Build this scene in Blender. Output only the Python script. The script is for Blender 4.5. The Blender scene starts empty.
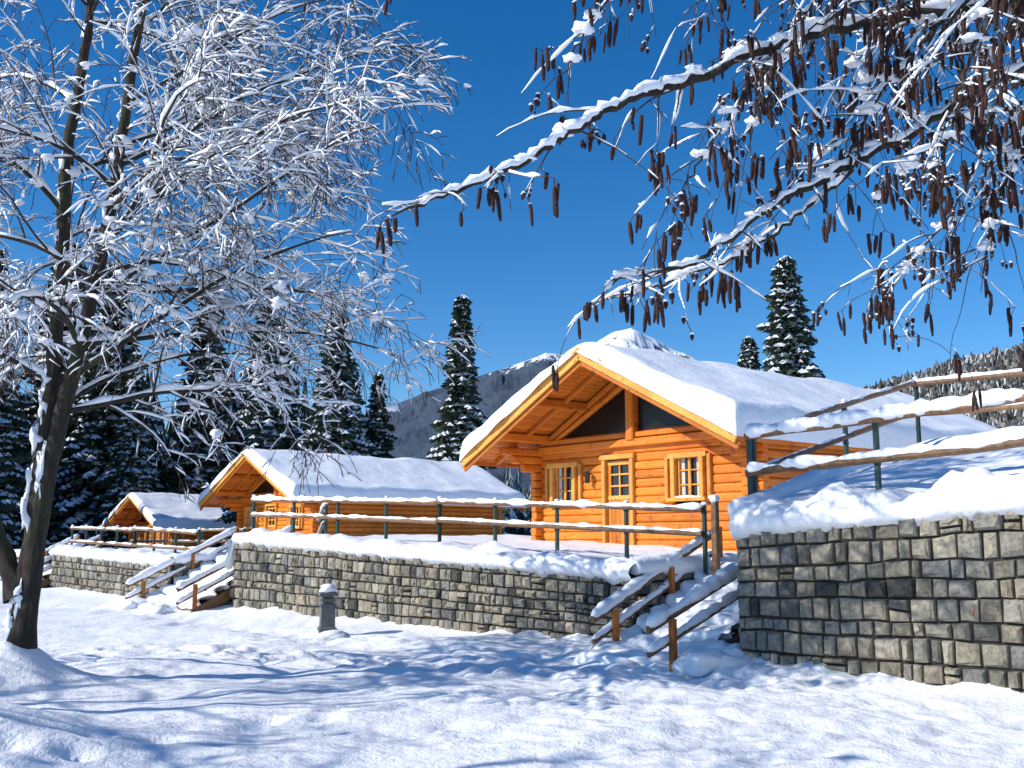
import bpy, math, random
from mathutils import Vector, Matrix, noise
random.seed(7)
D=bpy.data; SC=bpy.context.scene
ROT=math.radians(-47)
CR,SR=math.cos(ROT),math.sin(ROT)
def s2w(s,q): return (s*CR-q*SR, s*SR+q*CR)
def w2s(x,y): return (x*CR+y*SR, -x*SR+y*CR)
def lerp(a,b,t): return a+(b-a)*t
def clamp(x,a=0.,b=1.): return max(a,min(b,x))
def S(a,b,x):
    t=clamp((x-a)/(b-a)); return t*t*(3-2*t)
def keys(K,x):
    if x<=K[0][0]: return K[0][1]
    for (a,va),(b,vb) in zip(K,K[1:]):
        if x<=b: return lerp(va,vb,(x-a)/(b-a))
    return K[-1][1]
def N(x,y,z=0.): return noise.noise(Vector((x,y,z)))
R=random.random
def U(a,b): return random.uniform(a,b)

# ------------------------------------------------------------ materials
def mat(name):
    m=D.materials.new(name); m.use_nodes=True
    nt=m.node_tree; b=nt.nodes['Principled BSDF']
    return m,nt,b
def nd(nt,t,**kw):
    n=nt.nodes.new(t)
    for k,v in kw.items():
        if k in n.inputs.keys(): n.inputs[k].default_value=v
        else: setattr(n,k,v)
    return n
def ramp(nt,stops,fac):
    r=nt.nodes.new('ShaderNodeValToRGB'); e=r.color_ramp.elements
    while len(e)<len(stops): e.new(.5)
    for x,(p,c) in zip(e,stops): x.position=p; x.color=(*c,1)
    nt.links.new(fac,r.inputs['Fac']); return r.outputs['Color']
def noisetex(nt,scale,detail=4,rough=.55,vec=None):
    n=nd(nt,'ShaderNodeTexNoise'); n.inputs['Scale'].default_value=scale
    n.inputs['Detail'].default_value=detail; n.inputs['Roughness'].default_value=rough
    if vec is not None: nt.links.new(vec,n.inputs['Vector'])
    return n.outputs['Fac']
def objco(nt,scale=(1,1,1)):
    t=nd(nt,'ShaderNodeTexCoord'); mp=nd(nt,'ShaderNodeMapping')
    mp.inputs['Scale'].default_value=scale
    nt.links.new(t.outputs['Object'],mp.inputs['Vector']); return mp.outputs['Vector']
def bump(nt,b,h,strength=.3,dist=.02,prev=None):
    n=nd(nt,'ShaderNodeBump'); n.inputs['Strength'].default_value=strength
    n.inputs['Distance'].default_value=dist
    nt.links.new(h,n.inputs['Height'])
    if prev: nt.links.new(prev.outputs['Normal'],n.inputs['Normal'])
    nt.links.new(n.outputs['Normal'],b.inputs['Normal']); return n
def mixc(nt,fac,a,b_,mode='MIX'):
    m=nd(nt,'ShaderNodeMix'); m.data_type='RGBA'; m.blend_type=mode
    def setin(sock,v):
        if hasattr(v,'links'): nt.links.new(v,sock)
        elif isinstance(v,(int,float)): sock.default_value=v
        else: sock.default_value=(*v,1)
    setin(m.inputs[0],fac); setin(m.inputs[6],a); setin(m.inputs[7],b_)
    return m.outputs[2]
def attr(nt,name='rnd'):
    a=nd(nt,'ShaderNodeAttribute'); a.attribute_name=name; return a.outputs['Fac']

def snow_mat(name,b1=.45,b2=.35):
    m,nt,b=mat(name)
    v=objco(nt)
    c=ramp(nt,[(.3,(.90,.91,.93)),(.7,(.95,.955,.96))],noisetex(nt,1.3,3,vec=v))
    nt.links.new(c,b.inputs['Base Color']); b.inputs['Roughness'].default_value=.62
    b.inputs['Specular IOR Level'].default_value=.3
    p=bump(nt,b,noisetex(nt,2.2,5,.6,v),b1,.10)
    p=bump(nt,b,noisetex(nt,9,4,.65,v),b2,.03,p)
    bump(nt,b,noisetex(nt,45,3,.65,v),b2,.008,p)
    return m
M_snow=snow_mat('snow',.4,.3)
M_gsnow=snow_mat('ground_snow',.5,.85)
m,nt,b=mat('twig_snow'); b.inputs['Base Color'].default_value=(.94,.95,.97,1); b.inputs['Roughness'].default_value=.6; M_tsnow=m

def wood_mat(name,c1,c2,c3,scale,lo=.70):
    m,nt,b=mat(name); v=objco(nt,scale)
    n1=noisetex(nt,3.0,6,.65,v)
    c=ramp(nt,[(.25,c1),(.5,c2),(.75,c3)],n1)
    mu=nd(nt,'ShaderNodeMapRange'); nt.links.new(attr(nt),mu.inputs['Value'])
    mu.inputs['To Min'].default_value=lo; mu.inputs['To Max'].default_value=1.10
    cc=nd(nt,'ShaderNodeCombineColor')
    for i in range(3): nt.links.new(mu.outputs['Result'],cc.inputs[i])
    c=mixc(nt,1.0,c,cc.outputs['Color'],'MULTIPLY')
    k=ramp(nt,[(.60,(1,1,1)),(.74,(.5,.36,.24))],noisetex(nt,5.5,2,.5,objco(nt)))
    c=mixc(nt,.7,c,k,'MULTIPLY')
    k=ramp(nt,[(.35,(.80,.66,.55)),(.6,(1,1,1))],noisetex(nt,.9,3,.6,objco(nt)))
    c=mixc(nt,.8,c,k,'MULTIPLY')
    nt.links.new(c,b.inputs['Base Color']); b.inputs['Roughness'].default_value=.5
    b.inputs['Specular IOR Level'].default_value=.3
    bump(nt,b,n1,.4,.01); return m
oc=((.56,.155,.014),(.76,.24,.024),(.88,.33,.045))
M_logx=wood_mat('log_wood_front',*oc,(1.0,12,14))
M_logy=wood_mat('log_wood_side',*oc,(12,1.0,14))
M_pale=wood_mat('pale_trim_wood',(.64,.29,.055),(.78,.39,.08),(.86,.49,.12),(6,6,6))
M_soff=wood_mat('soffit_boards',(.52,.15,.016),(.70,.225,.026),(.80,.30,.045),(12,1.0,12))
M_rail=wood_mat('weathered_rail_wood',(.12,.07,.035),(.24,.14,.075),(.36,.22,.11),(6,6,6))
M_post=wood_mat('orange_post_wood',(.40,.12,.02),(.54,.18,.03),(.64,.24,.05),(9,9,1.5))
m,nt,b=mat('green_metal'); b.inputs['Base Color'].default_value=(.010,.045,.032,1); b.inputs['Roughness'].default_value=.45; M_green=m
m,nt,b=mat('window_glass'); b.inputs['Base Color'].default_value=(.02,.022,.026,1); b.inputs['Roughness'].default_value=.06; M_glass=m
m,nt,b=mat('gable_glass'); b.inputs['Base Color'].default_value=(.012,.010,.009,1); b.inputs['Roughness'].default_value=.25; b.inputs['Specular IOR Level'].default_value=.25; M_gglass=m
m,nt,b=mat('curtain'); b.inputs['Base Color'].default_value=(.55,.5,.42,1); M_curt=m
m,nt,b=mat('dark_metal_and_interior_shade'); b.inputs['Base Color'].default_value=(.02,.02,.02,1); b.inputs['Roughness'].default_value=.4; M_dark=m
# stone
m,nt,b=mat('granite_stone'); v=objco(nt)
c=ramp(nt,[(0,(.08,.078,.07)),(.15,(.19,.185,.17)),(.30,(.32,.28,.215)),(.45,(.29,.285,.26)),(.60,(.42,.385,.315)),(.74,(.36,.315,.24)),(.88,(.50,.455,.37)),(1,(.25,.25,.245))],attr(nt))
n1=noisetex(nt,17,6,.75,v); n2=noisetex(nt,1.6,3,.6,v)
c=mixc(nt,.95,c,ramp(nt,[(.32,(.36,.36,.35)),(.5,(.92,.91,.88)),(.68,(1.3,1.26,1.15))],n1),'MULTIPLY')
c=mixc(nt,.75,c,ramp(nt,[(.36,(.55,.57,.53)),(.6,(1.08,1.05,1))],n2),'MULTIPLY')
nt.links.new(c,b.inputs['Base Color']); b.inputs['Roughness'].default_value=.85
bump(nt,b,n1,1.0,.035); M_stone=m
m,nt,b=mat('mortar'); b.inputs['Base Color'].default_value=(.03,.028,.025,1); b.inputs['Roughness'].default_value=.95; M_mort=m
m,nt,b=mat('red_paint'); b.inputs['Base Color'].default_value=(.25,.05,.035,1); M_red=m
# bark
m,nt,b=mat('bark'); v=objco(nt,(5,5,1.2))
n1=noisetex(nt,4,6,.7,v)
c=ramp(nt,[(.3,(.012,.009,.007)),(.55,(.045,.033,.022)),(.75,(.11,.085,.06))],n1)
c=mixc(nt,ramp(nt,[(.48,(0,0,0)),(.66,(.7,.7,.7))],noisetex(nt,1.6,3,.6,objco(nt))),c,(.045,.05,.012))
nt.links.new(c,b.inputs['Base Color']); b.inputs['Roughness'].default_value=.9
bump(nt,b,n1,1.0,.05); M_bark=m
m,nt,b=mat('twig_bark'); b.inputs['Base Color'].default_value=(.045,.028,.022,1); b.inputs['Roughness'].default_value=.8; M_twig=m
m,nt,b=mat('catkin'); v=objco(nt)
c=ramp(nt,[(.38,(.014,.008,.008)),(.62,(.075,.033,.024))],noisetex(nt,220,3,.6,v))
nt.links.new(c,b.inputs['Base Color']); b.inputs['Roughness'].default_value=.8; b.inputs['Specular IOR Level'].default_value=.2; M_cat=m
m,nt,b=mat('spruce_needles')
c=ramp(nt,[(0,(.008,.020,.012)),(.6,(.022,.045,.024)),(1,(.045,.07,.035))],attr(nt))
nt.links.new(c,b.inputs['Base Color']); b.inputs['Roughness'].default_value=.75; M_needle=m
m,nt,b=mat('spruce_snow'); b.inputs['Base Color'].default_value=(.82,.84,.89,1); b.inputs['Roughness'].default_value=.7; M_ssnow=m

# ------------------------------------------------------------ mesh builder
class MB:
    def __init__(s): s.v=[]; s.f=[]; s.r=[]; s.m=[]
    def add(s,vs,fs,r=.5,mi=0):
        o=len(s.v); s.v.extend(vs)
        for f in fs: s.f.append(tuple(i+o for i in f)); s.r.append(r); s.m.append(mi)
    def beam(s,p0,p1,w,h,r=None,mi=0,up=(0,0,1)):
        p0=Vector(p0);p1=Vector(p1); d=(p1-p0).normalized(); up=Vector(up)
        sd=d.cross(up)
        if sd.length<1e-4: sd=d.cross(Vector((1,0,0)))
        sd.normalize(); u=sd.cross(d)
        if r is None: r=R()
        vs=[]; c=min(w,h)*.12
        prof=[(-w/2+c,-h/2),(w/2-c,-h/2),(w/2,-h/2+c),(w/2,h/2-c),(w/2-c,h/2),(-w/2+c,h/2),(-w/2,h/2-c),(-w/2,-h/2+c)]
        for p in (p0,p1):
            for a,b_ in prof: vs.append(tuple(p+sd*a+u*b_))
        fs=[(i,(i+1)%8,8+(i+1)%8,8+i) for i in range(8)]+[tuple(range(7,-1,-1)),tuple(range(8,16))]
        s.add(vs,fs,r,mi)
    def tube(s,pts,rad,n=6,r=.5,mi=0,cap=True):
        pts=[Vector(p) for p in pts]; vs=[]; k=len(pts)
        prev=None
        for i,p in enumerate(pts):
            d=(pts[min(i+1,k-1)]-pts[max(i-1,0)])
            if d.length<1e-7: d=Vector((0,0,1))
            d.normalize()
            if prev is None:
                a=d.cross(Vector((.13,.37,.92)))
                if a.length<.05: a=d.cross(Vector((1,0,0)))
            else: a=prev-d*prev.dot(d)
            a.normalize(); prev=a; b_=d.cross(a)
            rr=rad[i]
            for j in range(n):
                t=2*math.pi*j/n
                vs.append(tuple(p+(a*math.cos(t)+b_*math.sin(t))*rr))
        fs=[]
        for i in range(k-1):
            for j in range(n):
                fs.append((i*n+j,i*n+(j+1)%n,(i+1)*n+(j+1)%n,(i+1)*n+j))
        if cap:
            fs.append(tuple(range(n-1,-1,-1))); fs.append(tuple(range((k-1)*n,k*n)))
        s.add(vs,fs,r,mi)
    def blob(s,c,rx,ry,rz,seed=0,nu=8,nv=6,mi=0,amp=.25):
        vs=[];fs=[]
        for i in range(nv+1):
            th=math.pi*i/nv
            for j in range(nu):
                ph=2*math.pi*j/nu
                x,y,z=math.sin(th)*math.cos(ph),math.sin(th)*math.sin(ph),math.cos(th)
                k=1+amp*N(x*1.5+seed,y*1.5,z*1.5+seed*.3)*2
                vs.append((c[0]+x*rx*k,c[1]+y*ry*k,c[2]+z*rz*k))
        for i in range(nv):
            for j in range(nu):
                fs.append((i*nu+j,(i+1)*nu+j,(i+1)*nu+(j+1)%nu,i*nu+(j+1)%nu))
        s.add(vs,fs,.5,mi)
    def mesh(s,name,mats,smooth=False):
        me=D.meshes.new(name); me.from_pydata(s.v,[],s.f)
        a=me.attributes.new('rnd','FLOAT','FACE'); a.data.foreach_set('value',s.r)
        for m_ in mats: me.materials.append(m_)
        me.polygons.foreach_set('material_index',s.m)
        if smooth is True: me.polygons.foreach_set('use_smooth',[True]*len(s.f))
        elif smooth: me.polygons.foreach_set('use_smooth',[m_ in smooth for m_ in s.m])
        me.update(); return me
def link(name,data=None,parent=None,loc=(0,0,0),rz=0.):
    o=D.objects.new(name,data); SC.collection.objects.link(o)
    if parent: o.parent=parent
    o.location=loc; o.rotation_euler=(0,0,rz); return o
def site(name,mb,mats,smooth=False,parent=None):
    return link(name,mb.mesh(name,mats,smooth),parent,rz=0 if parent else ROT)

# ------------------------------------------------------------ terrain heights (site frame s,q)
QM,QR=12.0,11.35
WT_mid=[(-21.9,1.58),(-10.2,1.06)]
WT_left=[(-80,.3),(-60,.6),(-36,1.15),(-25.2,.98)]
WT_right=[(-7.95,1.70),(-4.4,1.93),(6,2.2)]
def qfront(s):
    if s>-9: return QR
    if s>-22.2: return QM
    return keys([(-80,14.5),(-36,13.0),(-25.2,11.9)],s)
def wtop(s):
    if s>-9: return keys(WT_right,s)
    if s>-22.2: return keys(WT_mid,s)
    return keys(WT_left,s)
BASE=[(-150,.2),(-75,.2),(-66,.3),(-55,.7),(-46,1.1),(-36,1.3),(-25.3,1.2),(-24,1.25),(-22,1.72),(-16,1.5),(-10.2,1.22),(60,1.2)]
def T(s,q):
    b_=keys(BASE,s)
    lo=lerp(wtop(min(s,-10.2) if s<-9 else -10.2)+.17,b_,S(12.1,13.6,q))
    if -25.3<s<-22: lo=b_
    r=keys(WT_right,s)+.30+.23*clamp(q-11.6,0,5.6)+.02*clamp(q-17,0,40)
    z=lerp(lo,r,S(-9.7,-8.05,s) if q>14.1 else (1. if s>-9 else 0.))
    return z+.07*N(s*.5,q*.5)+.05*N(s*1.7,q*1.7,3)+.02*N(s*4,q*4,5)
TREE=(-5.6,12.2)
rf=random.Random(4)
prints=[]
def trail(x0,y0,x1,y1,wob):
    L=math.hypot(x1-x0,y1-y0); n=int(L/.38); ux,uy=(x1-x0)/L,(y1-y0)/L
    for i in range(n):
        t=i/n; sgn=1 if i%2 else -1
        w_=wob*math.sin(t*5)
        prints.append((x0+ux*L*t-uy*(.13*sgn+w_)+rf.uniform(-.05,.05),y0+uy*L*t+ux*(.13*sgn+w_)+rf.uniform(-.05,.05),rf.uniform(.09,.14)))
trail(-9,16.4,1.0,13.6,.5); trail(-8,15.9,1.2,13.2,.2); trail(-3,18.0,1.3,14.4,.3); trail(1.2,13.8,5.2,9.6,.35); trail(-7,21,-3.4,18.0,.2); trail(-9,16.2,-13,24,.3)
trail(-4,15.6,-1,12.2,.2); trail(-3.6,7.2,1.2,13.0,.4)
for k in range(170):
    t=rf.random(); prints.append((lerp(-5,2.6,t)+rf.gauss(0,.5),lerp(16,12.6,t)+rf.gauss(0,.35),rf.uniform(.04,.10)))
grid={}
for p in prints: grid.setdefault((round(p[0]),round(p[1])),[]).append(p)
def ground(x,y):
    s,q=w2s(x,y)
    z=.07*N(x*.35,y*.35)+.06*N(x*.9,y*.9,5)+.022*N(x*3.1,y*3.1,9)
    rough=S(.0,.35,N(x*.22+3,y*.5,7)+.15)
    z+=rough*.05*N(x*4.2,y*4.2,2)
    d=qfront(s)-q
    if -85<s<8 and d>-.5: z+=.16*math.exp(-max(d,0)/.4)*(.6+.9*abs(N(s*1.1,0,4)))
    for (mx,my,h,w) in ((TREE[0],TREE[1],.30,.45),(TREE[0]+.3,TREE[1]-.5,.16,.8),(TREE[0]-.5,TREE[1]-.6,.14,.8),(-4.3,8.2,.36,1.1),(-6.3,9.6,.12,1.3),(-5.0,7.2,.35,.9)):
        z+=h*math.exp(-((x-mx)**2+(y-my)**2)/w**2)
    pc=10.0+.35*math.sin(s*.5)
    dd=abs(q-pc)
    if s<-7: z-=.07*math.exp(-(dd/.5)**2)*(1+.7*N(s*4,q*4,1))
    gx,gy=round(x),round(y)
    for i in (-1,0,1):
        for j in (-1,0,1):
            for px,py,pd in grid.get((gx+i,gy+j),()):
                r2=(x-px)**2+(y-py)**2
                if r2<.2: z-=pd*math.exp(-r2/.016)-.35*pd*math.exp(-r2/.05)
    f=S(60,200,math.hypot(x,y)); return z*(1-f)

def axis(segs):
    out=[]
    for a,b_,st in segs:
        n=max(1,int(round((b_-a)/st)))
        out+= [a+(b_-a)*i/n for i in range(n)]
    out.append(segs[-1][1]); return out
mb=MB()
xs=axis([(-4000,-300,600),(-300,-60,40),(-60,-14,2),(-14,8,.07),(8,20,.8),(20,60,5),(60,300,40),(300,4000,600)])
ys=axis([(-300,-10,60),(-10,6.5,1.2),(6.5,20,.07),(20,40,.5),(40,80,4),(80,300,40),(300,5000,700)])
vs=[(x,y,ground(x,y)) for y in ys for x in xs]
nx=len(xs); fs=[(j*nx+i,j*nx+i+1,(j+1)*nx+i+1,(j+1)*nx+i) for j in range(len(ys)-1) for i in range(nx-1)]
mb.add(vs,fs); link('snow_ground',mb.mesh('snow_ground',[M_gsnow],True))

# terrace snow with lipped edges
mb=MB()
def strip(sA,sB,lip=.22):
    n=int((sB-sA)/.07)
    ss=[sA+(sB-sA)*i/n for i in range(n+1)]
    qs=[.12,.25,.45,.7,1.0,1.4]
    rows=[]
    for s in ss:
        qf=qfront(s); wt=wtop(s)
        j=.03*N(s*2.3,1)+.03*N(s*7,2); k=lip*(1+.7*N(s*1.3,7)+.45*N(s*3.4,8)+.15*N(s*9,3)); o=.10+.06*N(s*1.9,11)+.03*N(s*6,12)
        drop=.06+.12*max(0,N(s*2.6,15))+.06*max(0,N(s*7,16))
        row=[(s,qf+.05,wt-.02),(s,qf-o*.6+j,wt-drop),(s,qf-o-.04+j,wt+k*.25),(s,qf-o+j,wt+k*.6),(s,qf-o*.3+j,wt+k*.88)]
        for q_ in qs:
            q=qf+q_
            z=T(s,q); e=wt+k+.04*N(s*5,q*5)
            row.append((s,q,lerp(e,z,S(0,.9,q_))))
        last=qf+1.4
        for i in range(1,5):
            q=lerp(last,14.9,i/4); row.append((s,q,T(s,q)))
        rows.append(row)
    w=len(rows[0]); vs=[p for r_ in rows for p in r_]
    mb.add(vs,[(i*w+j,(i+1)*w+j,(i+1)*w+j+1,i*w+j+1) for i in range(len(rows)-1) for j in range(w-1)])
strip(-80,-38.6); strip(-36.4,-25.2,.24); strip(-22.2,-10.2,.25); strip(-7.98,14,.36)
ss=axis([(-160,-60,4),(-60,-24,.7),(-24,-3,.22),(-3,20,1),(20,70,5)])
qs=axis([(14.9,20,.22),(20,32,.8),(32,60,3),(60,170,10)])
w=len(qs)
mb.add([(s,q,T(s,q)) for s in ss for q in qs],[(i*w+j,(i+1)*w+j,(i+1)*w+j+1,i*w+j+1) for i in range(len(ss)-1) for j in range(w-1)])
def edge_roll(s,q0,q1,rad):
    pts=[];rr=[]
    n=24
    for i in range(n+1):
        q=lerp(q0,q1,i/n); ts=s+(.3 if s>-9 else -.3)
        pts.append((s+.03*N(q*3,s),q,T(ts,q)-.02)); rr.append(rad*(1+.4*N(q*2.5,s,4)))
    mb.tube(pts,rr,10)
for s,a in ((-7.95,11.35),(-10.22,12.0),(-22.2,12.0),(-25.22,11.95)): edge_roll(s,a,15.2,.15)
site('snow_terrace',mb,[M_snow],True)

# ------------------------------------------------------------ stone walls
def stone_wall(mb,p0,p1,zt,rows,nrm,zb=-.15,wmean=.23,red=None):
    p0=Vector((*p0,0));p1=Vector((*p1,0)); L=(p1-p0).length; d=(p1-p0)/L; nr=Vector((*nrm,0))
    bnd=[0]+[ (i+U(-.18,.18))/rows for i in range(1,rows)]+[1]
    def P(t,k,dep):
        x=p0+d*t; top=zt(t/L)
        if 0<k<1: k=k+.018*N(t*1.1,k*9,rows)+.012*N(t*3,k*9)
        return (x.x+nr.x*dep,x.y+nr.y*dep,zb+(top-zb)*k)
    n=max(1,int(L/.8)); vs=[];fs=[]
    for i in range(n+1):
        t=L*i/n
        vs+= [P(t,0,.0),P(t,1,.0),P(t,1,-.35),P(t,0,-.35)]
    for i in range(n):
        a=i*4;b_=a+4
        fs+=[(a,b_,b_+1,a+1),(a+1,b_+1,b_+2,a+2),(a+2,b_+2,b_+3,a+3)]
    fs+=[(0,1,2,3),(n*4,n*4+3,n*4+2,n*4+1)]
    mb.add(vs,fs,.5,1)
    for r_ in range(rows):
        t=U(-.15,0)
        while t<L:
            w_=wmean*(U(.5,1.0) if R()<.45 else U(.95,1.45))
            a=max(t,0);b_=min(t+w_,L); t+=w_
            if L-b_<.07: b_=L; t=L
            if b_-a<.05: continue
            H=(zt((a+b_)/2/L)-zb)
            segs=[(bnd[r_],bnd[r_+1])]
            if R()<.05: mid=lerp(*segs[0],U(.4,.6)); segs=[(segs[0][0],mid),(mid,segs[0][1])]
            for k0,k1 in segs:
                g=U(.007,.018); gz=U(.007,.016)/H; dep=U(.03,.10)
                j=lambda m_=.015: U(-m_,m_)
                i1=U(.02,.045); iz=U(.02,.04)/H
                if (k1-k0)*H<.12: iz*=.5
                ring0=[P(a+g,k0+gz,-.01),P(b_-g,k0+gz,-.01),P(b_-g,k1-gz,-.01),P(a+g,k1-gz,-.01)]
                q=[(a+g+abs(j()),k0+gz+abs(j())/H),(b_-g-abs(j()),k0+gz+abs(j())/H),(b_-g-abs(j()),k1-gz-abs(j())/H),(a+g+abs(j()),k1-gz-abs(j())/H)]
                ring1=[P(x,y,dep*.5+abs(j())) for x,y in q]
                cx=(a+b_)/2; cy=(k0+k1)/2
                ring2=[P(x+(i1 if x<cx else -i1)+j(),y+(iz if y<cy else -iz)+j()/H,dep+j(.018)) for x,y in q]
                c=P(cx+j(.04),cy+j(.03)/H,dep+U(-.006,.03))
                vs=ring0+ring1+ring2+[c]
                fs=[(i,(i+1)%4,4+(i+1)%4,4+i) for i in range(4)]+[(4+i,4+(i+1)%4,8+(i+1)%4,8+i) for i in range(4)]+[(8+i,8+(i+1)%4,12) for i in range(4)]
                mb.add(vs,fs,clamp(random.gauss(.5,.30)),0)
                if red and a<red[0]<b_ and k0<red[1]<k1:
                    x=red[0]; kk=lerp(k0,k1,.5)
                    mb.add([P(x-.010,kk-.025,dep+.04),P(x+.012,kk-.02,dep+.04),P(x+.02,kk+.025,dep+.04),P(x+.005,kk+.03,dep+.04)],[(0,1,2,3)],.5,2)
NF=(0,-1)
mb=MB(); stone_wall(mb,(-7.95,QR),(13,QR),lambda t:keys(WT_right,-7.95+t*20.95),9,NF,wmean=.225,red=(3.0,.45))
stone_wall(mb,(-7.95,15),(-7.95,QR+.01),lambda t:T(-7.6,lerp(15,QR,t))-.08,9,(-1,0))
site('stone_retaining_wall',mb,[M_stone,M_mort,M_red])
mb=MB(); stone_wall(mb,(-22.2,QM),(-10.2,QM),lambda t:keys(WT_mid,-22.2+t*12),8,NF,wmean=.21)
stone_wall(mb,(-10.2,QM+.01),(-10.2,15),lambda t:T(-10.5,lerp(QM,15,t))-.08,7,(1,0))
stone_wall(mb,(-22.2,15),(-22.2,QM+.01),lambda t:T(-21.8,lerp(15,QM,t))-.08,7,(-1,0))
site('stone_retaining_wall',mb,[M_stone,M_mort])
mb=MB(); 
def wl(a,b_,rows):
    pa=(a,qfront(a));pb=(b_,qfront(b_))
    stone_wall(mb,pa,pb,lambda t:keys(WT_left,lerp(a,b_,t)),rows,NF,wmean=.25)
wl(-80,-60,4);wl(-60,-38.6,5);wl(-36.4,-25.2,6)
stone_wall(mb,(-25.2,11.95),(-25.2,15),lambda t:T(-25.5,lerp(12,15,t))-.08,5,(1,0))
site('stone_retaining_wall',mb,[M_stone,M_mort])
# ------------------------------------------------------------ railings
def snow_on(mb,p0,p1,r,mi,off,amp=.35):
    p0=Vector(p0);p1=Vector(p1); L=(p1-p0).length; n=max(3,int(L/.07))
    pts=[];rr=[]
    for i in range(n+1):
        p=p0.lerp(p1,i/n); k=1+amp*N(p.x*3,p.y*3,p.z)*2+.35*N(p.x*9,p.y*9)
        if i in (0,n): k*=.5
        pts.append(p+Vector((0,0,off+r*.35*(k-1)))); rr.append(r*max(.35,k))
    mb.tube(pts,rr,8,mi=mi)
def railing(name,pts,heights,spacing=1.75,zf=None,rr=.055,snow=.05,postr=.03):
    mb=MB()
    for (a,b_) in zip(pts,pts[1:]):
        A=Vector(a);B=Vector(b_); L=(B-A).length; n=max(1,round(L/spacing))
        for i in range(n+1):
            p=A.lerp(B,i/n); top=p.z+max(heights)+.07
            mb.beam((p.x,p.y,p.z-.3),(p.x,p.y,top),postr*2,postr*2,.5,1)
            mb.blob((p.x,p.y,top+.015),.045,.045,.035,seed=i,mi=2)
            for h in heights: mb.beam((p.x,p.y-.05,p.z+h-.05),(p.x,p.y+.05,p.z+h-.05),.05,.03,.5,1)
        for h in heights:
            m_=max(1,int(L/3.5))
            for i in range(m_):
                p0=A.lerp(B,i/m_)+Vector((0,-.06,h+U(-.02,.02)));p1=A.lerp(B,(i+1)/m_)+Vector((0,-.06,h+U(-.02,.02)))
                k=6; mb.tube([p0.lerp(p1,j/k)+Vector((0,U(-.006,.006),U(-.01,.01))) for j in range(k+1)],[rr*U(.88,1.1) for j in range(k+1)],9,R(),0)
                snow_on(mb,p0,p1,snow*(1 if h==max(heights) else .75),2,rr*.75)
    return site(name,mb,[M_rail,M_green,M_tsnow],(2,))
railing('terrace_railing',[(-22.3,12.5,1.72),(-16,13.0,1.50),(-9.95,13.35,1.25)],[.46,.82],1.55,rr=.045,snow=.052)
railing('terrace_railing',[(-36.4,13.6,1.15),(-30,13.0,1.05),(-25.4,12.7,.95)],[.42,.85],1.6,rr=.045,snow=.045)
railing('terrace_railing',[(-25.2,16.2,1.3),(-22.3,14.5,1.6)],[.42,.82],1.5,rr=.045,snow=.05)
railing('terrace_railing',[(-8.0,11.75,2.05),(-4.4,11.75,2.22),(12,11.75,2.5)],[.42,.90],2.3,rr=.055,snow=.085)
railing('terrace_railing',[(-8.0,11.85,2.05),(-8.2,17.0,3.30)],[.42,.92],2.4,rr=.045,snow=.03)
railing('terrace_railing',[(-8.2,17.0,3.30),(8,17.0,3.0)],[.42,.92],2.0,rr=.05,snow=.04)
railing('terrace_railing',[(-50,21.5,1.1),(-39,21.5,1.1)],[.45,.9],2.0,rr=.05,snow=.03)
railing('terrace_railing',[(-76,26.5,.4),(-64,26.5,.4)],[.45,.9],2.0,rr=.06,snow=.05)

# ------------------------------------------------------------ steps
def steps(name,s0,s1,q0,q1,z1,n=7,fr=0.):
    mb=MB()
    W_=(q1-q0)/n
    for i in range(n):
        z=z1*(i+1)/n; q=q0+W_*i
        mb.beam(((s0+s1)/2,q+.02,z-.16),((s0+s1)/2,q+W_+.1,z-.16),s1-s0,.1,.5,0)
        m_=26; vs=[];fs=[]
        prof=[(.0,-.13),(-.06,-.06),(-.03,.02),(.06,.06),(W_*.5,.07),(W_*.8,.08),(W_+.02,.05)]
        for j in range(m_+1):
            s=lerp(s0,s1,j/m_); k=.07*N(s*2.2,i*1.3)+.035*N(s*6,i*2)+.12*math.exp(-min(s-s0,s1-s)/.25)
            for a,b_ in prof: vs.append((s,q+a+k*.9,z+b_+k+.03*N(s*5,a*9,i)))
        w=len(prof)
        fs=[(j*w+k,(j+1)*w+k,(j+1)*w+k+1,j*w+k+1) for j in range(m_) for k in range(w-1)]
        mb.add(vs,fs,.5,1)
    for s in (s0,s1):
        mb.beam((s,q0-.1,-.05),(s,q1,z1-.1),.07,.22,None,0)
    for s in (s0+.02,s1-.02):
        o=fr if s>(s0+s1)/2 else 0
        mb.beam((s,q0-.05-o,-.2),(s,q0-.05-o,.62),.085,.085,None,2)
        mb.beam((s,(q0+q1)/2,z1/2-.3),(s,(q0+q1)/2,z1/2+.62),.08,.08,None,2)
        mb.beam((s,q1,z1-.4),(s,q1,z1+.66),.08,.08,None,2)
        for h,ww in ((.60,.10),(.30,.07)):
            p0=(s-.07,q0-.45-o,h-.10);p1=(s-.07,q1+.05,z1+h)
            mb.beam(p0,p1,.05,ww,None,0)
            snow_on(mb,p0,p1,.07 if h>.5 else .05,1,ww/2+.015)
    for k in range(9): mb.blob((U(s0-.8,s1),q0-U(0,.6),.0),U(.25,.6),U(.25,.5),U(.10,.2),seed=k+s0,nu=20,nv=12,mi=1)
    if fr: # snow pushed against the near wall corner
        for k in range(8): mb.blob((U(s1-.1,s1+.5),q0-.5+U(-.3,.9),.02+U(0,.1)),U(.2,.4),U(.25,.45),U(.14,.28),seed=k*1.7,nu=20,nv=12,mi=1)
    return site(name,mb,[M_rail,M_snow,M_post],(1,))
steps('outdoor_steps',-10.1,-8.45,11.45,13.9,1.15,fr=.75)
steps('outdoor_steps',-25.1,-22.35,11.2,13.6,1.25)
steps('outdoor_steps',-38.5,-36.5,12.4,14.6,1.1)
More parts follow.
